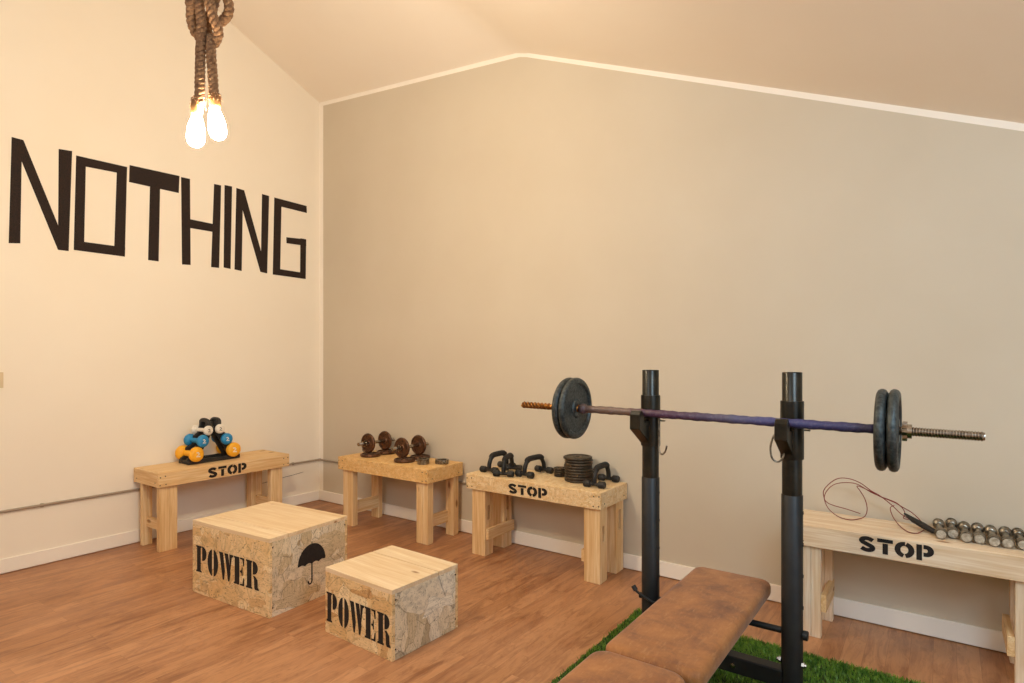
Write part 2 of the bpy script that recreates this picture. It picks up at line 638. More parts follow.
def power_polys():
    """tall condensed slab-serif stencil capitals"""
    out = []
    out.append(('P', [[(0.02, 0), (0.50, 0), (0.50, 0.05), (0.42, 0.07), (0.42, 0.93), (0.50, 0.95), (0.50, 1), (0.02, 1), (0.02, 0.95), (0.10, 0.93), (0.10, 0.07), (0.02, 0.05)],
                      [(0.55, 0.46)] + arc(0.60, 0.73, 0.32, 0.27, -90, 90, 10) + [(0.55, 1.0)]], 0.0))
    out.append(('O', [arc(0.44, 0.5, 0.40, 0.5, 95, 265, 16), arc(0.52, 0.5, 0.40, 0.5, 85, -85, 16)], 0.99))
    out.append(('W', [[(0.0, 1), (0.34, 1), (0.50, 0.35), (0.42, 0.0), (0.32, 0.0), (0.06, 0.93)],
                      [(0.47, 1), (0.76, 1), (0.96, 0.30), (0.86, 0.0), (0.76, 0.0), (0.60, 0.62)],
                      [(0.86, 1), (1.18, 1), (1.16, 0.94), (1.06, 0.90), (0.94, 0.42), (0.89, 0.62)]], 1.98))
    out.append(('E', [[(0.02, 0), (0.46, 0), (0.46, 1), (0.02, 1), (0.02, 0.95), (0.10, 0.93), (0.10, 0.07), (0.02, 0.05)],
                      [(0.52, 1), (0.84, 1), (0.84, 0.72), (0.78, 0.72), (0.70, 0.94), (0.52, 0.95)],
                      [(0.52, 0), (0.84, 0), (0.84, 0.28), (0.78, 0.28), (0.70, 0.06), (0.52, 0.05)],
                      [(0.52, 0.47), (0.62, 0.46), (0.66, 0.36), (0.71, 0.36), (0.71, 0.66), (0.66, 0.66), (0.62, 0.54), (0.52, 0.53)]], 3.18))
    out.append(('R', [[(0.02, 0), (0.50, 0), (0.50, 0.05), (0.44, 0.07), (0.44, 0.93), (0.50, 0.95), (0.50, 1), (0.02, 1), (0.02, 0.95), (0.10, 0.93), (0.10, 0.07), (0.02, 0.05)],
                      [(0.55, 0.53)] + arc(0.60, 0.765, 0.32, 0.235, -90, 90, 10) + [(0.55, 1.0)],
                      [(0.56, 0.48), (0.72, 0.48), (0.90, 0.36), (0.92, 0.10), (1.0, 0.04), (1.0, 0.0), (0.72, 0.0), (0.66, 0.06), (0.64, 0.40)]], 4.14))
    return out, 5.16


def write_letters(parent, polys, total, fr, width, height, word, th=0.0012):
    O, U, V = (Vector(a) for a in fr)
    k = width / total
    for ch, pls, adv in polys:
        bm = bmesh.new()
        for pl in pls:
            prism(bm, [((x + adv) * k, y * height) for x, y in pl], (O, U, V), th)
        obj('stencil_letter', bm, M['black_paint'], parent, label='black stencilled letter %s' % ch)


# ------------------------------------------------------------------ the room
XW, YF = 7.2, -7.0


def ceil_z(x, y):
    return min(3.816 - 0.083 * x - 0.42 * y, 3.622 - 0.408 * (x - 2.346) - 0.25 * y, 5.4)


bm = bmesh.new()
bx(bm, -0.15, XW + 0.1, YF - 0.1, 0.15, -0.1, 0.0)
fl = obj('floor', bm, M['floor']); fl['kind'] = 'structure'

# ceiling: two sloping planes meeting in a soft crease, as a slab
def build_ceiling():
    bm = bmesh.new()
    xs = sorted(set([-0.1 + i * 0.12 for i in range(62)] + [0.0]))
    ys = [0.1 - i * 0.12 for i in range(61)]
    def zz(x, y):
        # soft minimum rounds the crease a little
        a, b = 3.816 - 0.083 * x - 0.42 * y, 3.622 - 0.408 * (x - 2.346) - 0.25 * y
        k = 0.020
        h = max(k - abs(a - b), 0) / k
        return min(min(a, b) - h * h * k * 0.25, 5.4)
    lo = [[bm.verts.new((x, y, zz(x, y))) for x in xs] for y in ys]
    hi = [[bm.verts.new((x, y, zz(x, y) + 0.12)) for x in xs] for y in ys]
    for g in (lo, hi):
        for j in range(len(ys) - 1):
            for i in range(len(xs) - 1):
                bm.faces.new((g[j][i], g[j][i + 1], g[j + 1][i + 1], g[j + 1][i]))
    nx, ny = len(xs), len(ys)
    per = [(0, i) for i in range(nx)] + [(j, nx - 1) for j in range(1, ny)] + [(ny - 1, i) for i in range(nx - 2, -1, -1)] + [(j, 0) for j in range(ny - 2, 0, -1)]
    for k in range(len(per)):
        a, b = per[k], per[(k + 1) % len(per)]
        bm.faces.new((lo[a[0]][a[1]], lo[b[0]][b[1]], hi[b[0]][b[1]], hi[a[0]][a[1]]))
    return bm


o = obj('ceiling', build_ceiling(), M['ceil'], smooth=True); o['kind'] = 'structure'

# left wall (its top follows the ceiling)
bm = bmesh.new()
pts = [(0, 0.0), (YF, 0.0)] + [(YF + i * (-YF) / 28, ceil_z(0, YF + i * (-YF) / 28) + 0.02) for i in range(29)]
prism(bm, [(p[0], p[1]) for p in pts], ((0, 0, 0), (0, 1, 0), (0, 0, 1)), -0.15)
o = obj('wall_left', bm, M['cream']); o['kind'] = 'structure'

# back wall: taupe field with a white painted border along corner and ceiling
bm = bmesh.new()
top = [(0.0, 3.816), (2.346, 3.622 + 0.0), (XW, 3.622 - 0.408 * (XW - 2.346))]
inner = [(0.056, 3.816 - 0.005 - 0.036), (2.30, 3.590), (2.346, 3.585), (2.40, 3.569), (XW, 3.622 - 0.408 * (XW - 2.346) - 0.040)]
vb = lambda p: bm.verts.new((p[0], 0, p[1]))
c0, c1 = vb((0, 0)), vb((0.056, 0))
cr = vb((XW, 0))
tv = [vb(p) for p in top]
iv = [vb(p) for p in inner]
f = bm.faces.new([c1, cr, iv[4], iv[3], iv[2], iv[1], iv[0]]); f.material_index = 0
f = bm.faces.new([c0, c1, iv[0], tv[0]]); f.material_index = 1
f = bm.faces.new([tv[0], iv[0], iv[1], iv[2], tv[1]]); f.material_index = 1
f = bm.faces.new([tv[1], iv[2], iv[3], iv[4], tv[2]]); f.material_index = 1
bb = [bm.verts.new((p[0], 0.15, p[1])) for p in [(0, 0), (XW, 0), top[2], top[1], top[0]]]
bm.faces.new(bb)
edge = [c0, c1, cr, iv[4], tv[2], tv[1], tv[0]]
bm.faces.new([c0, c1, cr, bb[1], bb[0]])
bm.faces.new([cr, iv[4], tv[2], bb[2], bb[1]])
bm.faces.new([tv[2], tv[1], bb[3], bb[2]])
bm.faces.new([tv[1], tv[0], bb[4], bb[3]])
bm.faces.new([tv[0], c0, bb[0], bb[4]])
o = obj('wall_back', bm, [M['taupe'], M['white']]); o['kind'] = 'structure'


def wall_with_hole(bm, plane, a0, a1, h0, h1, ztop, t0, t1):
    """wall slab in four pieces round an opening; plane 'x' or 'y'"""
    def piece(u0, u1, z0, z1):
        if plane == 'x':
            bx(bm, t0, t1, u0, u1, z0, z1)
        else:
            bx(bm, u0, u1, t0, t1, z0, z1)
    piece(a0, h0[0], 0, ztop)
    piece(h0[1], a1, 0, ztop)
    piece(h0[0], h0[1], 0, h1[0])
    piece(h0[0], h0[1], h1[1], ztop)


bm = bmesh.new()
wall_with_hole(bm, 'x', YF, 0.0, (-4.2, -2.0), (0.55, 1.9), 3.3, XW, XW + 0.15)
o = obj('wall_right', bm, M['cream']); o['kind'] = 'structure'
bm = bmesh.new()
wall_with_hole(bm, 'y', -0.1, XW, (1.8, 4.2), (2.85, 4.15), 5.5, YF - 0.15, YF)
o = obj('wall_front', bm, M['cream']); o['kind'] = 'structure'

# baseboards
bm = bmesh.new()
bx(bm, 0.0, XW, -0.014, 0.0, 0.005, 0.098)
o = obj('baseboard_back', bm, M['white'], bevel=0.003); o['kind'] = 'structure'
bm = bmesh.new()
bx(bm, 0.0, 0.012, YF, -0.014, 0.005, 0.096)
o = obj('baseboard_left', bm, M['white'], bevel=0.003); o['kind'] = 'structure'

# ------------------------------------------------------------------ NOTHING on the left wall
LET = [
    ('N', [[(-2.372, 2.112), (-2.312, 2.119), (-2.303, 2.795), (-2.357, 2.797)],
           [(-2.357, 2.797), (-2.296, 2.795), (-2.046, 2.106), (-2.107, 2.106)],
           [(-2.107, 2.106), (-2.046, 2.107), (-2.026, 2.797), (-2.103, 2.790)]]),
    ('O', [[(-2.016, 2.118), (-1.955, 2.120), (-1.943, 2.773), (-2.002, 2.773)],
           [(-1.768, 2.116), (-1.697, 2.114), (-1.682, 2.774), (-1.748, 2.774)],
           [(-2.002, 2.709), (-1.684, 2.718), (-1.682, 2.774), (-2.002, 2.773)],
           [(-2.016, 2.118), (-1.697, 2.114), (-1.695, 2.182), (-2.015, 2.183)]]),
    ('T', [[(-1.669, 2.667), (-1.314, 2.663), (-1.308, 2.798), (-1.665, 2.793)],
           [(-1.538, 2.109), (-1.463, 2.108), (-1.452, 2.70), (-1.524, 2.70)]]),
    ('H', [[(-1.289, 2.106), (-1.222, 2.110), (-1.227, 2.794), (-1.296, 2.793)],
           [(-1.057, 2.113), (-0.990, 2.113), (-0.973, 2.800), (-1.032, 2.799)],
           [(-1.250, 2.404), (-1.020, 2.403), (-1.020, 2.468), (-1.250, 2.474)]]),
    ('I', [[(-0.951, 2.122), (-0.891, 2.116), (-0.878, 2.813), (-0.943, 2.811)]]),
    ('N', [[(-0.856, 2.116), (-0.792, 2.110), (-0.780, 2.805), (-0.840, 2.809)],
           [(-0.840, 2.809), (-0.770, 2.805), (-0.554, 2.117), (-0.618, 2.122)],
           [(-0.615, 2.122), (-0.554, 2.115), (-0.535, 2.806), (-0.603, 2.809)]]),
    ('G', [[(-0.498, 2.112), (-0.425, 2.120), (-0.410, 2.80), (-0.483, 2.804)],
           [(-0.483, 2.804), (-0.146, 2.795), (-0.143, 2.729), (-0.480, 2.737)],
           [(-0.498, 2.112), (-0.157, 2.106), (-0.157, 2.160), (-0.497, 2.170)],
           [(-0.217, 2.106), (-0.157, 2.106), (-0.152, 2.480), (-0.213, 2.480)],
           [(-0.359, 2.413), (-0.152, 2.418), (-0.152, 2.480), (-0.361, 2.466)]]),
]
sign = thing('wall_lettering', 'large brown-black tape letters reading NOTHING on the cream wall', 'lettering', (0, -1.26, 2.1))
for ch, polys in LET:
    bm = bmesh.new()
    for i, pl in enumerate(polys):
        prism(bm, [(a + 1.26, b - 2.1) for a, b in pl], ((0.0, 0, 0), (0, 1, 0), (0, 0, 1)), 0.0012 + 0.0006 * i)
    obj('tape_letter', bm, M['tape'], sign, label='gritty dark tape letter %s' % ch)

# ------------------------------------------------------------------ conduit, wires, switch
bm = bmesh.new()
cond = catmull([(0.012, -6.8, 0.40), (0.012, -4, 0.399), (0.012, -2.3, 0.398), (0.012, -1.2, 0.394), (0.012, -0.05, 0.391), (0.02, -0.018, 0.391), (0.05, -0.011, 0.391), (0.3, -0.011, 0.391), (1.2, -0.011, 0.39), (2.25, -0.011, 0.389)], 6)
tube(bm, cond, 0.0085, 8)
con = thing('wall_conduit', 'thin grey-beige cable pipe running low along both walls', 'pipe', (0, 0, 0))
obj('pipe', bm, M['pipe'], con, smooth='full')
for p, ax in (((0.012, -2.20, 0.398), 'y'), ((0.012, -0.30, 0.392), 'y'), ((2.02, -0.011, 0.389), 'x')):
    bm = bmesh.new()
    lathe(bm, [(0.0125, -0.008), (0.0125, 0.008), (0.0088, 0.008), (0.0088, -0.008)], ax, p, 12, closed=True)
    obj('pipe_clip', bm, M['pipe'], con, smooth=True)
bm = bmesh.new()
tube(bm, catmull([(0.002, -0.62, 0.262), (0.002, -0.375, 0.281), (0.002, -0.28, 0.287), (0.002, -0.185, 0.296)], 5), 0.0018, 5)
tag(obj('wall_wire', bm, M['dark'], smooth='full'), 'short thin dark wire on the cream wall below the pipe, right of the bench', 'wire')
sw = thing('light_switch', 'beige switch plate at the far left edge of the cream wall', 'switch', (0.0, -2.44, 1.235))
obj('switch_plate', box(0.0, 0.008, -0.04, 0.04, -0.05, 0.05), M['switch'], sw, bevel=0.002)
obj('rocker', box(0.008, 0.012, -0.014, 0.014, -0.025, 0.025), M['frame'], sw, bevel=0.001)

# ------------------------------------------------------------------ benches (local frame: x along the front, y towards the wall, front at y = 0)
def screw(parent, p, ax):
    bm = bmesh.new()
    d = 0.0015
    sgn = -1 if ax in ('-y', '-x') else 1
    a = ax[-1]
    lathe(bm, [(0, 0), (0.0045, 0), (0.0045, sgn * d), (0, sgn * d)], a, p, 10)
    obj('screw', bm, M['dark'], parent)


def bench(label, loc, rz, L, D, H, skin, ends, legs, top_mat, leg_mat, stop=None, stretch=None, notch=False, ah=0.104):
    t = thing('wooden_bench', label, 'bench', loc, rz, 'low wooden benches')
    th = 0.022
    # apron: front, back and two end boards, top boards on them
    zt = H - 0.018
    z0 = H - ah
    obj('front_board', box(0, L, 0, th, z0, H - 0.001), skin, t, bevel=0.0025)
    obj('back_board', box(0, L, D - th, D, z0, H - 0.001), skin, t, bevel=0.0025)
    obj('end_board', box(0.0005, th, th, D - th, z0, H - 0.001), ends, t, bevel=0.0025)
    obj('end_board', box(L - th, L - 0.0005, th, D - th, z0, H - 0.001), ends, t, bevel=0.0025)
    m = (D) * 0.52
    obj('top_board', box(th, L - th, th, m - 0.001, zt, H), top_mat, t, bevel=0.0015)
    obj('top_board', box(th, L - th, m + 0.001, D - th, zt, H), top_mat, t, bevel=0.0015)
    for (x0, x1, y0, y1) in legs:
        bm = bmesh.new()
        if notch and (y1 - y0) > 0.07:
            a = (y1 - y0) / 3
            bx(bm, x0, x1, y0, y0 + a, 0, zt)
            bx(bm, x0 + 0.001, x1 - 0.001, y1 - a, y1, 0, zt)
            nz0, nz1 = (0.245, 0.345) if y0 < D / 2 else (0.27, 0.40)
            bx(bm, x0 + 0.0005, x1 - 0.0005, y0 + a, y1 - a, 0, nz0)
            bx(bm, x0 + 0.0005, x1 - 0.0005, y0 + a, y1 - a, nz1, zt)
        else:
            xm = (x0 + x1) / 2 + 0.004
            bx(bm, x0, xm - 0.0006, y0, y1, 0, zt)
            bx(bm, xm + 0.0006, x1, y0, y1 - 0.0015, 0, zt)
        obj('leg', bm, leg_mat, t, bevel=0.002)
    for (x0, x1, y0, y1, sz0, sz1) in stretch or []:
        obj('stretcher', box(x0, x1, y0, y1, sz0, sz1), M['pine_y'], t, bevel=0.002)
    if stop:
        sx, sw_, sz, sh = stop
        pl, tot = stop_polys()
        write_letters(t, pl, tot, ((sx, -0.0002, sz), (1, 0, 0), (0, 0, 1)), sw_, sh, 'STOP', 0.0012)
    for sx in (0.012, 0.05, L - 0.05, L - 0.012):
        for sz in (z0 + 0.02, H - 0.028):
            screw(t, (sx + rnd.uniform(-0.004, 0.004), 0.0, sz + rnd.uniform(-0.006, 0.006)), '-y')
    for sy in (0.05, D - 0.05):
        screw(t, (L, sy, z0 + 0.03), 'x')
        screw(t, (0.0, sy, z0 + 0.03), '-x')
    return t


HB = 0.56
# bench by the left wall, front faces +x
bench('pine bench marked STOP against the cream wall, holding the small dumbbell rack', (0.405, -1.645, 0), PI / 2, 1.04, 0.385, HB + 0.004,
      M['pine_x'], M['pine_y'], [(0.018, 0.140, 0.024, 0.068), (0.885, 0.99, 0.024, 0.075), (0.018, 0.085, 0.285, 0.325), (0.86, 0.96, 0.27, 0.34)],
      M['pine_x'], M['pine_z'], stop=(0.352, 0.30, HB - 0.088, 0.074),
      stretch=[(0.045, 0.075, 0.068, 0.285, 0.135, 0.205), (0.90, 0.93, 0.075, 0.27, 0.135, 0.205)])
# unmarked bench near the corner
bench('plain orange-toned bench without lettering, nearest the room corner', (0.822, -0.433, 0), 0, 1.005, 0.398, HB - 0.002,
      M['osb_fine'], M['osb_fine'], [(0.035, 0.155, 0.024, 0.075), (0.870, 0.985, 0.024, 0.085), (0.035, 0.125, 0.325, 0.371), (0.905, 0.985, 0.31, 0.371)],
      M['osb_fine'], M['pine_z'], stretch=[(0.10, 0.124, 0.075, 0.325, 0.09, 0.19), (0.905, 0.93, 0.085, 0.31, 0.10, 0.19)])
# middle bench marked STOP
bench('bench marked STOP in the middle of the back wall, carrying black push-up bars', (2.148, -0.378, 0), 0, 1.052, 0.374, HB + 0.002,
      M['osb_pale'], M['osb_pale'], [(0.035, 0.15, 0.022, 0.115), (0.925, 1.036, 0.022, 0.118), (0.035, 0.15, 0.245, 0.340), (0.925, 1.036, 0.245, 0.352)],
      M['osb_pale'], M['pine_z'], stop=(0.368, 0.300, HB - 0.086, 0.064), notch=True,
      stretch=[(0.15, 0.174, 0.03, 0.340, 0.115, 0.190), (0.901, 0.925, 0.03, 0.340, 0.115, 0.190)])
# right bench marked STOP
bench('pale bench marked STOP at the right, behind the barbell, holding the red cord', (4.262, -0.372, 0), 0, 1.06, 0.335, HB - 0.004,
      M['pale_x'], M['pale_x'], [(0.03, 0.125, 0.024, 0.070), (0.862, 0.98, 0.024, 0.070), (0.06, 0.145, 0.265, 0.311), (0.862, 0.95, 0.265, 0.311)],
      M['pale_x'], M['pale_z'], stop=(0.293, 0.285, HB - 0.086, 0.070),
      stretch=[(0.125, 0.149, 0.030, 0.305, 0.130, 0.215), (0.836, 0.862, 0.030, 0.305, 0.120, 0.205)])

# ------------------------------------------------------------------ jump boxes
def jump_box(label, loc, rz, W, D, H, seam, word, umbrella=False):
    t = thing('jump_box', label, 'box', loc, rz, 'wooden jump boxes')
    lid = 0.022
    e = 0.018
    obj('front_panel', box(0, W - e * 0.0, 0, e, 0, H - lid), M['osb'], t, bevel=0.0012)
    obj('back_panel', box(0, W, D - e, D, 0, H - lid), M['osb'], t, bevel=0.0012)
    obj('side_panel', box(0, e, e, D - e, 0, H - lid), M['osb'], t, bevel=0.0012)
    obj('side_panel', box(W - e, W, e, D - e, 0, H - lid), M['osb_side'], t, bevel=0.0012)
    if seam[0] == 'y':
        s = seam[1]
        obj('lid_board', box(0, W, 0, s - 0.003, H - lid, H), M['lid'], t, bevel=0.0015)
        obj('lid_board', box(0, W, s + 0.003, D, H - lid, H - 0.0005), M['lid'], t, bevel=0.0015)
    fx, fw_, z0, zh = word
    pl, tot = power_polys()
    write_letters(t, pl, tot, ((fx, -0.0002, z0), (1, 0, 0), (0, 0, 1)), fw_, zh, 'POWER')
    if umbrella:
        bm = bmesh.new()
        fr = ((W + 0.0002, 0, 0), (0, 1, 0), (0, 0, 1))
        dome = arc(0.279, 0.215, 0.097, 0.108, 0, 180, 24)
        low = []
        for k in range(4):
            x0 = 0.182 + k * 0.0485
            low += [(x0 + 0.0485 * j / 4, 0.208 + 0.010 * math.sin(PI * j / 4)) for j in range(0, 5)]
        prism(bm, dome + low[1:-1], fr, 0.0012)
        hook = [(0.279, 0.216), (0.279, 0.12)] + arc(0.266, 0.118, 0.013, 0.020, 0, -180, 8)
        prism(bm, ribbon(hook, 0.0085), fr, 0.0012)
        prism(bm, [(0.276, 0.32), (0.282, 0.32), (0.281, 0.336), (0.277, 0.336)], fr, 0.0012)
        obj('stencil_umbrella', bm, M['black_paint'], t, label='black stencilled umbrella symbol')
    for p in ((0.0, 0.02), (0.0, D - 0.02)):
        screw(t, (W, p[1], H - 0.05), 'x')
        screw(t, (W, p[1], 0.05), 'x')
    return t


jump_box('larger strand-board jump box marked POWER with a black umbrella on its side', (1.272, -1.842, 0), R(4.0), 0.706, 0.545, 0.421, ('y', 0.12), (0.036, 0.585, 0.128, 0.152), True)
jump_box('smaller strand-board jump box marked POWER, nearer the weight bench', (2.340, -1.714, 0), R(-1.8), 0.500, 0.440, 0.326, ('y', 0.300), (0.010, 0.482, 0.060, 0.146))

# ------------------------------------------------------------------ dumbbell rack and its six dumbbells on the left bench
ZB = HB + 0.004
rk = thing('dumbbell_rack', 'small black A-frame rack on the left bench, under coloured dumbbells', 'rack', (0.20, -1.17, ZB))
for sx in (-0.045, 0.045):
    bm = bmesh.new()
    for s in (-1, 1):
        # stepped leg of the frame
        p = [(s * 0.205, 0.012), (s * 0.135, 0.012), (s * 0.006, 0.24), (s * 0.006, 0.315), (s * 0.052, 0.315), (s * 0.075, 0.225), (s * 0.108, 0.205), (s * 0.115, 0.145), (s * 0.165, 0.120), (s * 0.170, 0.065), (s * 0.205, 0.045)]
        if s < 0:
            p = p[::-1]
        prism(bm, p, ((sx - 0.012, 0, 0), (0, 1, 0), (0, 0, 1)), 0.024)
    obj('side_frame', bm, M['rubber'], rk, bevel=0.003)
obj('base_bar', box(-0.045, 0.045, -0.20, -0.165, 0.004, 0.035), M['rubber'], rk, bevel=0.004)
obj('base_bar', box(-0.045, 0.045, 0.165, 0.20, 0.004, 0.035), M['rubber'], rk, bevel=0.004)
obj('front_rail', box(0.057, 0.075, -0.205, 0.205, 0.004, 0.036), M['rubber'], rk, bevel=0.004)
obj('rear_rail', box(-0.075, -0.057, -0.205, 0.205, 0.004, 0.036), M['rubber'], rk, bevel=0.004)
bm = bmesh.new()
for s in (-1, 1):
    tube(bm, catmull([(-0.06, s * 0.036, 0.28), (-0.04, s * 0.044, 0.318), (0.04, s * 0.044, 0.318), (0.06, s * 0.036, 0.28)], 5), 0.017, 10)
obj('carry_handle', bm, M['rubber'], rk, smooth=True)


def neo_dumbbell(mat, r, L, gr):
    """dumbbell along x: two rounded heads and a waisted grip, one moulded piece"""
    bm = bmesh.new()
    h = L / 2
    hw = r * 0.95
    prof = [(0, -h), (r * 0.55, -h), (r * 0.86, -h + r * 0.10), (r, -h + r * 0.32), (r, -h + hw - r * 0.3), (r * 0.80, -h + hw), (gr, -h + hw + r * 0.12), (gr * 1.1, 0)]
    prof = prof + [(a, -b) for a, b in prof[::-1][1:]]
    lathe(bm, prof, 'x', (0, 0, 0), 20)
    return bm


NEO = [
    ('yellow', 0.056, 0.225, -0.160, 0.078, 'yellow dumbbell on the bottom left step of the black rack'),
    ('yellow', 0.056, 0.225, 0.148, 0.078, 'yellow dumbbell on the bottom right step of the black rack'),
    ('blue', 0.047, 0.205, -0.108, 0.171, 'blue dumbbell on the middle left step of the black rack'),
    ('blue', 0.045, 0.205, 0.095, 0.168, 'blue dumbbell on the middle right step of the black rack'),
    ('offwhite', 0.037, 0.190, -0.064, 0.248, 'white dumbbell on the top left step of the black rack'),
    ('offwhite', 0.037, 0.190, 0.042, 0.252, 'white dumbbell on the top right step of the black rack'),
]
for colr, r, L, dy, dz, lab in NEO:
    t = thing('small_dumbbell', lab, 'dumbbell', (0.20, -1.17 + dy, ZB + dz), R(6) if dy < 0 else R(-4), 'coloured dumbbells on the rack')
    obj('dumbbell_body', neo_dumbbell(colr, r, L, r * 0.38), M[colr], t, smooth=True)
    bm = bmesh.new()
    k = r * 0.26
    prism(bm, ribbon([(-k, k), (-k * 0.1, k * 1.1), (k * 0.5, k * 0.4), (-k, -k), (k, -k)], r * 0.16), ((L / 2, 0, 0), (0, 1, 0), (0, 0, 1)), 0.0008)
    obj('weight_mark', bm, M['mark_white'] if colr != 'offwhite' else M['black_paint'], t)

# ------------------------------------------------------------------ bench near the corner: two loaded dumbbells, flat plates, loose nuts
def plate_bm(r, t, hole, axis='x', seg=40, rim=0.16, hub=0.30):
    h = t / 2
    q = 0.0
    p = [(hole, -h * 0.9), (r * hub, -h * 0.9), (r * (hub + 0.05), -h * 0.45), (r * (1 - rim - 0.05), -h * 0.45), (r * (1 - rim), -h), (r - h * 0.75, -h), (r - h * 0.25, -h * 0.72), (r, -h * 0.25)]
    p = p + [(a, -b) for a, b in p[::-1]]
    bm = bmesh.new()
    lathe(bm, p, axis, (0, 0, 0), seg, closed=True)
    return bm


def star_nut(bm, c, axis, r, w, lobes=6):
    n = lobes * 6
    fr = {'y': (Vector(c) - Vector((0, w / 2, 0)), (0, 0, 1), (1, 0, 0)), 'x': (Vector(c) - Vector((w / 2, 0, 0)), (0, 1, 0), (0, 0, 1)), 'z': (Vector(c) - Vector((0, 0, w / 2)), (1, 0, 0), (0, 1, 0))}[axis]
    pl = []
    for k in range(n):
        a = 2 * PI * k / n
        rr = r * (0.84 + 0.16 * math.cos(lobes * a))
        pl.append((rr * math.cos(a), rr * math.sin(a)))
    prism(bm, pl, fr, w)


ZC = HB - 0.002
def loaded_dumbbell(label, loc, rz):
    t = thing('loaded_dumbbell', label, 'dumbbell', loc, rz, 'plate-loaded dumbbells')
    bm = bmesh.new()
    prof = [(0.0, -0.190)] + [(0.0125 if k % 2 else 0.0145, -0.190 + k * 0.004) for k in range(22)] + [(0.014, -0.10), (0.014, 0.10)] + [(0.0145 if k % 2 else 0.0125, 0.106 + k * 0.004) for k in range(22)] + [(0.0, 0.19)]
    lathe(bm, prof, 'y', (0, 0, 0), 16)
    obj('handle_bar', bm, M['chrome'], t, smooth=True)
    for s in (-1, 1):
        bm = bmesh.new()
        star_nut(bm, (0, s * 0.115, 0), 'y', 0.028, 0.016)
        lathe(bm, [(0.0145, -0.012), (0.019, -0.012), (0.019, 0.012), (0.0145, 0.012)], 'y', (0, s * 0.134, 0), 16, closed=True)
        obj('star_nut', bm, M['chrome'], t, smooth=True)
    return t


DB = [(1.015, -0.190, 'left'), (1.425, -0.205, 'right')]
for x, y, side in DB:
    loaded_dumbbell('%s of the two plate-loaded dumbbells on the bench nearest the corner' % side, (x, y, ZC + 0.026 + 0.0815), R(-2))
    for s, pos in ((-1, 'front'), (1, 'rear')):
        bm = plate_bm(0.081, 0.024, 0.0148, 'y', 36)
        o = obj('weight_plate', bm, M['rust_iron'], smooth=True)
        o.location = (x, y + s * 0.092, ZC + 0.026 + 0.0815)
        tag(o, 'upright rusty plate on the %s end of the %s dumbbell by the corner' % (pos, side), 'weight plate', 'upright plates on the corner bench')
        bm = plate_bm(0.082, 0.025, 0.0148, 'z', 36)
        o = obj('weight_plate', bm, M['rust_iron'], smooth=True)
        o.location = (x + 0.022, y + s * 0.086, ZC + 0.0127)
        tag(o, 'flat rusty plate lying under the %s end of the %s dumbbell' % (pos, side), 'weight plate', 'flat plates under the dumbbells')

def spin_nut(label, loc, tilt, r=0.034):
    bm = bmesh.new()
    star_nut(bm, (0, 0, 0.007), 'z', r, 0.014)
    lathe(bm, [(0.0148, 0.014), (0.021, 0.014), (0.021, 0.036), (0.0148, 0.036)], 'z', (0, 0, 0), 18, closed=True)
    o = obj('spinlock_nut', bm, M['dull_chrome'], smooth=True)
    o.location = loc
    o.rotation_euler = tilt
    tag(o, label, 'nut', 'loose nuts on the corner bench')
    return o


spin_nut('small steel nut lying on the left end of the corner bench, left of the plates', (0.865, -0.17, ZC + 0.031), (R(90), 0, R(20)), 0.031)


def ring_collar(label, loc, rz, r, h, lever):
    t = thing('bar_collar', label, 'collar', loc, rz, 'bar collars on the corner bench')
    bm = bmesh.new()
    lathe(bm, [(r * 0.70, 0), (r, 0), (r, h), (r * 0.70, h)], 'z', (0, 0, 0), 28, closed=True)
    obj('collar_ring', bm, M['dull_chrome'], t, smooth=True, bevel=0.001)
    bm = bmesh.new()
    lathe(bm, [(0, 0), (0.009, 0), (0.009, lever), (0, lever)], 'x', (r * 0.95, 0, h / 2), 10)
    obj('clamp_screw', bm, M['chrome'], t, smooth=True)
    return t


ring_collar('bright steel collar beside the right dumbbell on the corner bench', (1.635, -0.275, ZC), R(200), 0.046, 0.042, 0.02)
ring_collar('darker flat steel collar at the right end of the corner bench', (1.735, -0.175, ZC), R(-30), 0.052, 0.030, 0.05)

# ------------------------------------------------------------------ middle bench: push-up bars and plate stacks
ZM = HB + 0.002


def pushup_bar():
    t = thing('push_up_bar', '', 'push-up bar', (0, 0, 0), 0, 'push-up bars on the middle bench')
    r = 0.0125
    for y in (-0.11, 0.11):
        bm = bmesh.new()
        tube(bm, [(-0.055, y, 0.0225), (0.055, y, 0.0225)], r, 12)
        obj('base_tube', bm, M['rubber'], t, smooth=True)
        for x in (-0.050, 0.050):
            bm = bmesh.new()
            s = 1 if x > 0 else -1
            lathe(bm, [(0, -s * 0.022), (0.0190, -s * 0.022), (0.0225, -s * 0.016), (0.0225, s * 0.016), (0.0185, s * 0.022), (0, s * 0.022)], 'x', (x, y, 0.0227), 18)
            obj('rubber_foot', bm, M['rubber'], t, smooth=True)
    bm = bmesh.new()
    path = catmull([(0, -0.11, 0.02), (0, -0.108, 0.06), (0, -0.092, 0.092), (0, -0.076, 0.113), (0, -0.05, 0.120), (0, 0.05, 0.120), (0, 0.076, 0.113), (0, 0.092, 0.092), (0, 0.108, 0.06), (0, 0.11, 0.02)], 6)
    tube(bm, path, 0.0150, 12)
    obj('handle', bm, M['steel_black'], t, smooth=True)
    bm = bmesh.new()
    tube(bm, catmull([(0, -0.084, 0.106), (0, -0.076, 0.113), (0, -0.05, 0.120), (0, 0.05, 0.120), (0, 0.076, 0.113), (0, 0.084, 0.106)], 6), 0.0195, 14)
    obj('foam_grip', bm, M['foam'], t, smooth=True)
    return t


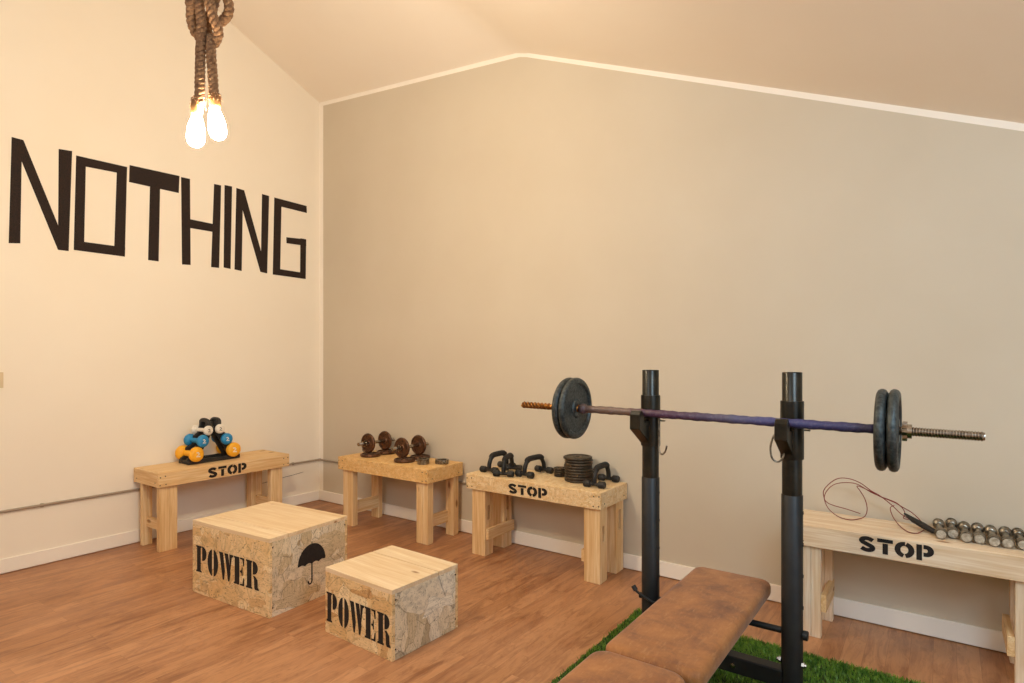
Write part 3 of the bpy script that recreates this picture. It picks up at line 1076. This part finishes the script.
pb = pushup_bar()
pb.location = (2.268, -0.165, ZM)
pb.rotation_euler = (0, 0, R(2))
pb['label'] = 'leftmost black push-up bar on the middle bench'
dup(pb, (2.397, -0.222, ZM), (0, 0, R(20)), 'black push-up bar turned askew between two others on the middle bench')
dup(pb, (2.572, -0.150, ZM), (0, 0, R(-4)), 'black push-up bar between the askew one and the plate stacks')
dup(pb, (3.092, -0.155, ZM), (0, 0, R(3)), 'black push-up bar alone at the right end, right of the tall plate stack')

nS = 9
for k in range(nS):
    th = 0.0182
    r = (0.094 if k < nS - 1 else 0.097) + rnd.uniform(-.001, .001)
    o = obj('weight_plate', plate_bm(r, th - 0.0006, 0.015, 'z', 44, 0.2, 0.34), M['dark_plate'], smooth=True)
    o.location = (2.915 + rnd.uniform(-.004, .004) - (0.006 if k == nS - 1 else 0), -0.140 + rnd.uniform(-.004, .004), ZM + th * (k + 0.5))
    words = ['bottom plate', 'second plate from the bottom', 'third plate from the bottom', 'fourth plate from the bottom', 'middle plate', 'fourth plate from the top', 'third plate from the top', 'second plate from the top', 'top plate'][k]
    tag(o, '%s of the tall dark stack on the middle bench' % words, 'weight plate', 'tall stack of plates')
for k in range(4):
    o = obj('weight_plate', plate_bm(0.044, 0.0145, 0.013, 'z', 28, 0.2, 0.4), M['dark_plate'], smooth=True)
    o.location = (2.735 + rnd.uniform(-.003, .003), -0.080, ZM + 0.0150 * (k + 0.5))
    words = ['lowest', 'second lowest', 'second highest', 'topmost'][k]
    tag(o, '%s small disc in the low stack left of the tall plates' % words, 'weight plate', 'low stack of small discs')

# ------------------------------------------------------------------ right bench: jump rope and row of dumbbells
ZR = HB - 0.004
dz = ZR + 0.004 - 0.567
cords = [
    [(4.821, -0.192, 0.572), (4.798, -0.113, 0.577), (4.719, -0.1, 0.609), (4.67, -0.1, 0.654), (4.62, -0.1, 0.694), (4.58, -0.1, 0.715), (4.533, -0.1, 0.748), (4.481, -0.1, 0.764), (4.432, -0.1, 0.759), (4.389, -0.1, 0.724), (4.364, -0.1, 0.684), (4.367, -0.1, 0.647), (4.378, -0.1, 0.611), (4.4, -0.105, 0.584), (4.442, -0.133, 0.567), (4.493, -0.16, 0.567), (4.53, -0.125, 0.570), (4.554, -0.1, 0.583), (4.563, -0.1, 0.62), (4.554, -0.1, 0.667), (4.533, -0.1, 0.706), (4.518, -0.1, 0.728), (4.533, -0.103, 0.73), (4.58, -0.103, 0.711), (4.62, -0.103, 0.691), (4.68, -0.1, 0.67), (4.719, -0.1, 0.649), (4.758, -0.1, 0.626), (4.801, -0.12, 0.587), (4.815, -0.17, 0.578)],
    [(4.816, -0.172, 0.575), (4.767, -0.1, 0.590), (4.719, -0.1, 0.597), (4.724, -0.1, 0.615), (4.719, -0.1, 0.638), (4.69, -0.097, 0.668), (4.63, -0.097, 0.688), (4.58, -0.097, 0.706), (4.518, -0.097, 0.74), (4.459, -0.097, 0.74), (4.411, -0.097, 0.723), (4.378, -0.097, 0.685), (4.367, -0.097, 0.647), (4.383, -0.097, 0.625), (4.416, -0.097, 0.614), (4.465, -0.097, 0.606), (4.507, -0.097, 0.597), (4.533, -0.097, 0.591)],
    [(4.68, -0.1, 0.655), (4.663, -0.1, 0.641), (4.67, -0.1, 0.607), (4.69, -0.11, 0.575), (4.718, -0.182, 0.567), (4.749, -0.243, 0.567), (4.781, -0.232, 0.567), (4.802, -0.182, 0.572)],
]
jr = thing('jump_rope', 'thin red looped cord with a black handle on the right bench', 'jump rope', (4.7, -0.15, ZR))
for c in cords:
    bm = bmesh.new()
    tube(bm, [p - Vector((4.7, -0.15, ZR)) + Vector((0, 0, dz)) for p in catmull(c, 5)], 0.0021, 6)
    obj('cord', bm, M['red'], jr, smooth='full')
bm = bmesh.new()
hp = [Vector(p) - Vector((4.7, -0.15, ZR)) for p in ((4.722, -0.110, 0.617), (4.757, -0.135, 0.598), (4.800, -0.170, 0.584), (4.842, -0.205, 0.572), (4.852, -0.213, 0.570))]
tube(bm, hp, [0.004, 0.013, 0.015, 0.012, 0.006], 12)
obj('handle', bm, M['rubber'], jr, smooth=True)


def mini_dumbbell():
    t = thing('short_dumbbell', '', 'dumbbell', (0, 0, 0), 0, 'row of small steel dumbbells')
    bm = bmesh.new()
    tube(bm, [(0, -0.07, 0), (0, 0.07, 0)], 0.0125, 14)
    obj('grip', bm, M['dull_chrome'], t, smooth=True)
    for s in (-1, 1):
        bm = bmesh.new()
        r = 0.0238
        prof = [(0, s * 0.112), (r * 0.92, s * 0.112), (r, s * 0.109), (r, s * 0.102), (r * 0.80, s * 0.096), (r * 0.80, s * 0.080), (r * 0.97, s * 0.074), (r * 0.97, s * 0.064), (r * 0.7, s * 0.058), (0.0120, s * 0.056), (0, s * 0.056)]
        lathe(bm, prof, 'y', (0, 0, 0), 26)
        hd = obj('head', bm, M['dull_chrome'], t, smooth=True)
        bm = bmesh.new()
        lathe(bm, [(0, s * 0.1118), (r * 0.80, s * 0.1118), (r * 0.74, s * 0.1140), (0, s * 0.1140)], 'y', (0, 0, 0), 22)
        obj('end_cap', bm, M['tarnish_cap'], hd, smooth=True)
    return t


md = mini_dumbbell()
spots = [(4.864, -0.166, 3, 'first'), (4.912, -0.122, 1, 'second'), (4.960, -0.158, 1, 'third'), (5.009, -0.150, 0, 'fourth'), (5.058, -0.162, 1, 'fifth'), (5.108, -0.155, -1, 'sixth'), (5.157, -0.148, 1, 'seventh'), (5.206, -0.158, 0, 'eighth')]
for i, (x, y, a, wd) in enumerate(spots):
    lab = '%s small steel dumbbell from the jump rope in the row on the right bench' % wd
    if i == 0:
        md.location = (x, y, ZR + 0.0240)
        md.rotation_euler = (0, 0, R(a))
        md['label'] = lab
    else:
        dup(md, (x, y, ZR + 0.0240), (rnd.uniform(0, 0), 0, R(a)), lab)

# ------------------------------------------------------------------ grass mat
GX0, GX1, GY0, GY1 = 3.525, 5.35, -3.9, -0.575
gm = thing('grass_mat', 'green artificial grass mat under the weight bench', 'mat', (GX0, GY1, 0))
obj('backing', box(0, GX1 - GX0, GY1 - GY0 and (GY0 - GY1), 0, 0.0, 0.006), M['turf'], gm)
rs = np.random.RandomState(3)
nb = 95000
# denser in the part of the mat in view
xx = rs.rand(nb) * (GX1 - GX0)
yy = -(rs.rand(nb) ** 1.35) * (GY1 - GY0)
hh = 0.010 + rs.rand(nb) * 0.014
aa = rs.rand(nb) * 2 * PI
le = rs.rand(nb) * 0.016
la = rs.rand(nb) * 2 * PI
ww = 0.0014 + rs.rand(nb) * 0.0011
V = np.zeros((nb, 5, 3))
ca, sa = np.cos(aa) * ww, np.sin(aa) * ww
lx, ly = np.cos(la) * le, np.sin(la) * le
z0 = 0.005
V[:, 0] = np.stack([xx - ca, yy - sa, np.full(nb, z0)], 1)
V[:, 1] = np.stack([xx + ca, yy + sa, np.full(nb, z0)], 1)
V[:, 2] = np.stack([xx + ca * .8 + lx * .35, yy + sa * .8 + ly * .35, z0 + hh * .6], 1)
V[:, 3] = np.stack([xx - ca * .8 + lx * .35, yy - sa * .8 + ly * .35, z0 + hh * .6], 1)
V[:, 4] = np.stack([xx + lx, yy + ly, z0 + hh], 1)
me = bpy.data.meshes.new('grass_pile')
me.vertices.add(nb * 5)
me.vertices.foreach_set('co', V.reshape(-1))
base = (np.arange(nb) * 5)[:, None]
idx = (base + np.array([[0, 1, 2, 3, 3, 2, 4]])).reshape(-1)
me.loops.add(nb * 7)
me.loops.foreach_set('vertex_index', idx)
me.polygons.add(nb * 2)
ls = (np.arange(nb)[:, None] * 7 + np.array([[0, 4]])).reshape(-1)
me.polygons.foreach_set('loop_start', ls)
me.update(calc_edges=True)
me.validate()
me.materials.append(M['grass'])
go = bpy.data.objects.new('grass_pile', me)
COL.objects.link(go)
go.parent = gm
go['kind'] = 'stuff'

# ------------------------------------------------------------------ weight bench with its uprights
PX = (3.838, 4.408)
PY = -1.15
ZG = 0.006
wb = thing('weight_bench', 'black weight bench with brown suede pads and two tall uprights', 'weight bench', (4.123, PY, 0))


def wl(p):
    return (p[0] - 4.123, p[1] - PY, p[2])


def sq(bm, cx, cy, s, z0, z1):
    h = s / 2
    bx(bm, cx - h, cx + h, cy - h, cy + h, z0, z1)


for i, px in enumerate(PX):
    x, y, _ = wl((px, PY, 0))
    bm = bmesh.new()
    lathe(bm, [(0, ZG), (0.0382, ZG), (0.0382, 0.863), (0.0365, 0.865), (0, 0.865)], 'z', (x, y, 0), 40)
    up = obj('upright', bm, M['steel_black'], wb, smooth=True)
    for hz_ in (0.44, 0.56, 0.68, 0.80):
        bm = bmesh.new()
        lathe(bm, [(0, 0), (0.007, 0), (0.007, 0.003), (0, 0.003)], 'x', (x + 0.0368, y, hz_), 12)
        obj('pin_hole', bm, M['rubber'], up)
    bm = bmesh.new()
    lathe(bm, [(0, 0.84), (0.0358, 0.84), (0.0358, 1.329), (0.0345, 1.331), (0.032, 1.331), (0.032, 1.30), (0, 1.30)], 'z', (x, y, 0), 40)
    obj('inner_tube', bm, M['steel_worn'], wb, smooth=True)
    bm = bmesh.new()
    lathe(bm, [(0.0358, 1.002), (0.0412, 1.002), (0.0418, 1.006), (0.0418, 1.219), (0.0412, 1.222), (0.0358, 1.222)], 'z', (x, y, 0), 40, closed=True)
    obj('sleeve', bm, M['steel_worn'], wb, smooth=True)
    # cradle: side profile swept across the post width
    bm = bmesh.new()
    cr_ = [(-0.030, 1.015), (-0.030, 1.112), (-0.060, 1.112), (-0.092, 1.116), (-0.098, 1.150), (-0.112, 1.163), (-0.128, 1.161), (-0.140, 1.146), (-0.142, 1.085)]
    prism(bm, [(a, b) for a, b in cr_], ((x - 0.0345, y, 0), (0, 1, 0), (0, 0, 1)), 0.045)
    obj('bar_cradle', bm, M['steel_worn'], wb, bevel=0.003)
    # locking pin with wire handle
    bm = bmesh.new()
    s = 1 if i == 0 else -1
    if i == 0:
        path = catmull([(x + 0.036, y - 0.012, 1.118), (x + 0.044, y - 0.018, 1.112), (x + 0.046, y - 0.020, 1.02), (x + 0.048, y - 0.022, 0.985), (x + 0.062, y - 0.026, 0.972), (x + 0.078, y - 0.030, 0.985), (x + 0.086, y - 0.032, 1.012)], 6)
    else:
        path = catmull([(x - 0.028, y - 0.020, 1.10), (x - 0.050, y - 0.045, 1.098), (x - 0.066, y - 0.052, 1.05), (x - 0.060, y - 0.054, 1.005), (x - 0.040, y - 0.050, 0.992), (x - 0.024, y - 0.046, 1.008), (x - 0.020, y - 0.044, 1.03)], 6)
    tube(bm, path, 0.0038, 8)
    obj('locking_pin', bm, M['dull_chrome'], wb, smooth='full')
    bm = bmesh.new()
    tube(bm, [(x + 0.03, y + 0.01, 1.112), (x + 0.062, y + 0.01, 1.112)], 0.004, 8)
    obj('pin_end', bm, M['dull_chrome'], wb, smooth=True)
    # foot running towards the seat
    obj('foot_bar', box(x - 0.025, x + 0.025, y - 0.42, y + 0.10, ZG, ZG + 0.045), M['steel_black'], wb, bevel=0.004)
    for zz_ in (0.225,):
        for sgn in (-1, 1):
            bm = bmesh.new()
            lathe(bm, [(0, sgn * 0.036), (0.011, sgn * 0.036), (0.011, sgn * 0.045), (0.006, sgn * 0.046), (0.006, sgn * 0.052), (0, sgn * 0.052)], 'x', (x, y - 0.012, zz_ + 0.005), 6)
            obj('bolt', bm, M['chrome'], wb)
# cross beam, rod between the uprights
xl, xr = PX[0] - 4.123 + 0.030, PX[1] - 4.123 - 0.030
obj('cross_beam', box(xl, xr, -0.030, 0.030, 0.130, 0.195), M['steel_black'], wb, bevel=0.005)
for bxp in (-0.075, 0.075):
    bm = bmesh.new()
    lathe(bm, [(0, -0.030), (0.010, -0.030), (0.010, -0.037), (0, -0.039)], 'y', (bxp, 0, 0.163), 6)
    obj('bolt', bm, M['chrome'], wb)
bm = bmesh.new()
tube(bm, [(PX[0] - 4.123 - 0.050, 0, 0.338), (PX[1] - 4.123 + 0.050, 0, 0.338)], 0.0125, 14)
obj('cross_rod', bm, M['steel_black'], wb, smooth=True)
bm = bmesh.new()
lathe(bm, [(0, 0), (0.018, 0), (0.018, 0.018), (0, 0.018)], 'x', (PX[1] - 4.123 + 0.0375, 0, 0.338), 18)
obj('rod_knob', bm, M['rubber'], wb, smooth=True, bevel=0.002)
bm = bmesh.new()
xq = PX[0] - 4.123
tube(bm, catmull([(xq + 0.115, -0.020, 0.352), (xq + 0.070, -0.040, 0.352), (xq + 0.040, -0.050, 0.340), (xq + 0.010, -0.052, 0.350), (xq - 0.030, -0.052, 0.366), (xq - 0.050, -0.050, 0.376)], 6), 0.0058, 10)
obj('lever', bm, M['steel_black'], wb, smooth='full')
bm = bmesh.new()
tube(bm, [(xq - 0.046, -0.050, 0.374), (xq - 0.060, -0.049, 0.392)], 0.0105, 12)
obj('lever_cap', bm, M['rubber'], wb, smooth=True)
# spine below the pads, its support and the front leg
bm = bmesh.new()
bx(bm, -0.027, 0.027, -1.16, 0.15, 0.325, 0.375)
obj('spine', bm, M['steel_black'], wb, bevel=0.004)
obj('spine_support', box(-0.025, 0.025, -0.028, 0.028, 0.19, 0.33), M['steel_black'], wb, bevel=0.004)
bm = bmesh.new()
bx(bm, -0.025, 0.025, -1.13, -1.08, 0.045, 0.33)
obj('front_leg', bm, M['steel_black'], wb, bevel=0.004)
obj('front_foot', box(-0.20, 0.20, -1.13, -1.08, ZG, 0.05), M['steel_black'], wb, bevel=0.004)
obj('pad_bracket', box(-0.10, 0.10, 0.02, 0.06, 0.372, 0.392), M['steel_black'], wb, bevel=0.002)
obj('pad_bracket', box(-0.10, 0.10, -0.55, -0.51, 0.372, 0.392), M['steel_black'], wb, bevel=0.002)
obj('pad_bracket', box(-0.10, 0.10, -1.0, -0.96, 0.372, 0.392), M['steel_black'], wb, bevel=0.002)
bm = bmesh.new()
rounded_slab(bm, 0.012, -0.268, 0.390, 0.457, 0.324, 0.925, 0.040, 0.024, 0.003)
obj('back_pad', bm, M['suede'], wb, smooth='full', label='long worn brown suede pad')
bm = bmesh.new()
rounded_slab(bm, -0.006, -0.965, 0.390, 0.457, 0.312, 0.455, 0.055, 0.026, 0.004)
obj('seat_pad', bm, M['suede'], wb, smooth='full', label='short worn brown suede seat pad')

# ------------------------------------------------------------------ barbell
BY, BZ = PY - 0.070, 1.154
bb_ = thing('barbell', 'barbell with a purple-taped bar resting on the two uprights', 'barbell', (3.21, BY, BZ))
BL, BR = 0.0, 4.985 - 3.21
xi0, xi1 = 3.526 - 3.21, 4.686 - 3.21
SL = R(0.50)
bb_.rotation_euler = (0, SL, 0)
def thread(bm, x0, x1, r, pitch, seg=16):
    n = int((x1 - x0) / pitch)
    prof = [(0, x0)]
    for k in range(n):
        a = x0 + k * pitch
        prof += [(r * 0.86, a), (r, a + pitch * 0.28), (r, a + pitch * 0.62), (r * 0.86, a + pitch * 0.9)]
    prof += [(r * 0.8, x1), (0, x1)]
    lathe(bm, prof, 'x', (0, 0, 0), seg)
# taped middle: slightly uneven
bm = bmesh.new()
n = 90
prof = [(0, xi0)] + [(0.0168 + 0.0010 * math.sin(k * 1.7) + 0.0009 * math.sin(k * 0.61 + 1), xi0 + (xi1 - xi0) * k / n) for k in range(n + 1)] + [(0, xi1)]
lathe(bm, prof, 'x', (0, 0, 0), 20)
obj('taped_grip', bm, M['bar'], bb_, smooth='full')
bm = bmesh.new()
# coarse twisted left end: helical ridge
tube(bm, [(0.0, 0, 0), (xi0, 0, 0)], 0.0118, 16)
for ph in (0, PI):
    hel = []
    L_ = xi0
    for k in range(int(L_ / 0.0025)):
        a = k * 0.0025 / 0.040 * 2 * PI + ph
        hel.append(Vector((k * 0.0025, 0.0112 * math.cos(a), 0.0112 * math.sin(a))))
    tube(bm, hel, 0.0058, 7)
obj('left_end', bm, M['bronze'], bb_, smooth='full', label='rusty brass-coloured threaded end')
bm = bmesh.new()
thread(bm, xi1, BR, 0.0155, 0.0082)
obj('right_end', bm, M['chrome'], bb_, smooth=True, label='shiny threaded steel end')
bm = bmesh.new()
lathe(bm, [(0.0160, -0.006), (0.0235, -0.006), (0.025, 0.0), (0.022, 0.012), (0.0160, 0.018)], 'x', (xi0 + 0.016, 0, 0), 28, closed=True)
obj('inner_collar', bm, M['bar'], bb_, smooth=True)
bm = bmesh.new()
star_nut(bm, (1.562, 0, 0), 'x', 0.036, 0.014, 6)
lathe(bm, [(0.0156, -0.012), (0.024, -0.012), (0.024, 0.010), (0.0156, 0.010)], 'x', (1.572, 0, 0), 20, closed=True)
obj('star_nut', bm, M['chrome'], bb_, smooth=True)
PL = [(3.470, 'outer plate on the left end of the barbell'), (3.504, 'inner plate on the left end of the barbell'),
      (4.706, 'inner plate on the right end of the barbell'), (4.742, 'outer plate on the right end of the barbell, next to the nut')]
for x, lab in PL:
    bm = plate_bm(0.1405, 0.0315, 0.0178, 'x', 64, 0.17, 0.27)
    o = obj('weight_plate', bm, M['iron'], smooth=True)
    dx = x - 3.21
    o.location = (x, BY, BZ - dx * math.sin(SL) + rnd.uniform(-.0004, .0004))
    o.rotation_euler = (rnd.uniform(0, 6), SL, 0)
    tag(o, 'dark grey iron ' + lab, 'weight plate', 'plates on the barbell')

# ------------------------------------------------------------------ rope pendant lamp
K = 0.003804
LP = Vector((2.60, -2.45, 0))
RT = Vector((math.cos(0.62022), math.sin(0.62022), 0))
FWD = Vector((-math.sin(0.62022), math.cos(0.62022), 0))


def lp(u, v, d=0.0):
    """point on the lamp's own vertical plane: u sideways, v upwards in lamp units, d in metres away from the room"""
    p = LP + RT * ((u - 207.5) * K) + FWD * d
    p.z = 1.4 - (v - 354.1) * K
    return p


lo_ = LP.copy(); lo_.z = lp(205, 100).z
lamp = thing('rope_pendant_lamp', 'pendant lamp of thick knotted jute rope with two glowing bulbs', 'lamp', lo_)


def rope(bm, pts, r, twist=0.055, strands=3, seg=7):
    P = catmull(pts, 10)
    # resample evenly
    d = [0]
    for a, b in zip(P, P[1:]):
        d.append(d[-1] + (b - a).length)
    n = int(d[-1] / 0.006)
    Q = []
    j = 0
    for k in range(n + 1):
        s = d[-1] * k / n
        while j < len(d) - 2 and d[j + 1] < s:
            j += 1
        t = (s - d[j]) / max(d[j + 1] - d[j], 1e-9)
        Q.append(P[j].lerp(P[j + 1], min(max(t, 0), 1)))
    F = frames(Q)
    st = d[-1] / n
    for m_ in range(strands):
        line = []
        for k, (q, (t, a, b)) in enumerate(zip(Q, F)):
            an = 2 * PI * (k * st / twist + m_ / strands)
            line.append(q + (a * math.cos(an) + b * math.sin(an)) * r * 0.50)
        tube(bm, [p - lo_ for p in line], r * 0.56, seg)


cz = ceil_z(LP.x, LP.y)
top_v = 354.1 - (cz - 1.4) / K
rr = 0.0185
bm = bmesh.new()
rope(bm, [lp(199.5, 104, 0.0), lp(200, 80), lp(200.5, 55), lp(201, 38), lp(203, 24, -0.012), lp(203.5, 8, -0.03), lp(206, -6, -0.03), lp(218, -12, -0.02), lp(227, -2, 0.0), lp(226, 10, 0.02), lp(214, 17, 0.04), lp(200, 16, 0.045), lp(191, 10, 0.02), lp(190, -4, 0.0), lp(200, -16, -0.01), lp(206, -40, 0.0), lp(206, -100), lp(206, top_v + 2)], rr)
obj('rope_strand', bm, M['jute'], lamp, smooth='full')
bm = bmesh.new()
rope(bm, [lp(212.5, 97, 0.012), lp(212, 75, 0.006), lp(211, 52), lp(210, 38, 0.01), lp(201, 34, 0.04), lp(194, 32, 0.02), lp(192, 20, -0.005), lp(196, 8, -0.03), lp(201, -6, -0.055), lp(212, -18, -0.03), lp(222, -20, 0.01), lp(216, -40, 0.0), lp(211, -100), lp(211, top_v + 2)], rr)
obj('rope_strand', bm, M['jute'], lamp, smooth='full')
bm = bmesh.new()
rope(bm, [lp(190, 9, 0.012), lp(200, 2, -0.05), lp(213, -4, -0.062), lp(216, 10, -0.05), lp(218, 24, -0.03), lp(219.5, 33, -0.008), lp(213, 41, 0.012), lp(205, 38, 0.028), lp(204, 20, 0.03), lp(210, 0, 0.03), lp(214, -20, 0.03)], rr)
obj('rope_strand', bm, M['jute'], lamp, smooth='full')
# frayed ends: short loose fibres round both sockets
bm = bmesh.new()
for (u, v, d) in ((198, 101, 0.0), (213, 95, 0.012)):
    for k in range(70):
        a = rnd.uniform(0, 2 * PI)
        r0 = 0.016
        c0_ = lp(u, v + rnd.uniform(-4, 3), d) - lo_
        p0 = c0_ + RT * (r0 * math.cos(a)) + FWD * (r0 * math.sin(a))
        ln = rnd.uniform(0.008, 0.024)
        p1 = p0 + (RT * math.cos(a) + FWD * math.sin(a)) * ln * 0.6 + Vector((0, 0, -ln * rnd.uniform(0.1, 1.0)))
        tube(bm, [p0, (p0 + p1) / 2 + Vector((0, 0, 0.002)), p1], 0.0014, 4)
obj('frayed_fibres', bm, M['jute'], lamp, kind='stuff')
for (u, v, d, ru, lean) in ((197.2, 104, 0.0, -2, 0.0), (212.6, 96, 0.012, 3, 0.06)):
    c = lp(u, v, d) - lo_
    bm = bmesh.new()
    lathe(bm, [(0, 0.012), (0.019, 0.012), (0.021, 0.0), (0.021, -0.034), (0.017, -0.040), (0, -0.040)], 'z', (0, 0, 0), 20)
    s = obj('socket', bm, M['brass'], lamp, smooth=True)
    s.location = c
    s.rotation_euler = (0, -lean - 0.03 * ru, 0.62)
    bm = bmesh.new()
    prof = [(0.0165, 0.0), (0.0190, -0.012), (0.0255, -0.030), (0.0320, -0.055), (0.0355, -0.082), (0.0355, -0.103), (0.030, -0.120), (0.020, -0.131), (0.009, -0.1355), (0, -0.136)]
    prof = [(0, 0.0)] + [(a * 0.9, b * 0.92) for a, b in prof]
    lathe(bm, prof, 'z', (0, 0, 0), 24)
    b_ = obj('light_bulb', bm, M['bulb'], lamp, smooth='full')
    b_.location = c + Vector((0, 0, -0.0385))
    b_.rotation_euler = s.rotation_euler
bm = bmesh.new()
lathe(bm, [(0, 0.03), (0.06, 0.03), (0.06, 0.0), (0.045, -0.02), (0, -0.02)], 'z', (0, 0, cz - lo_.z - 0.03), 28)
obj('ceiling_rose', bm, M['brass'], lamp, smooth=True)
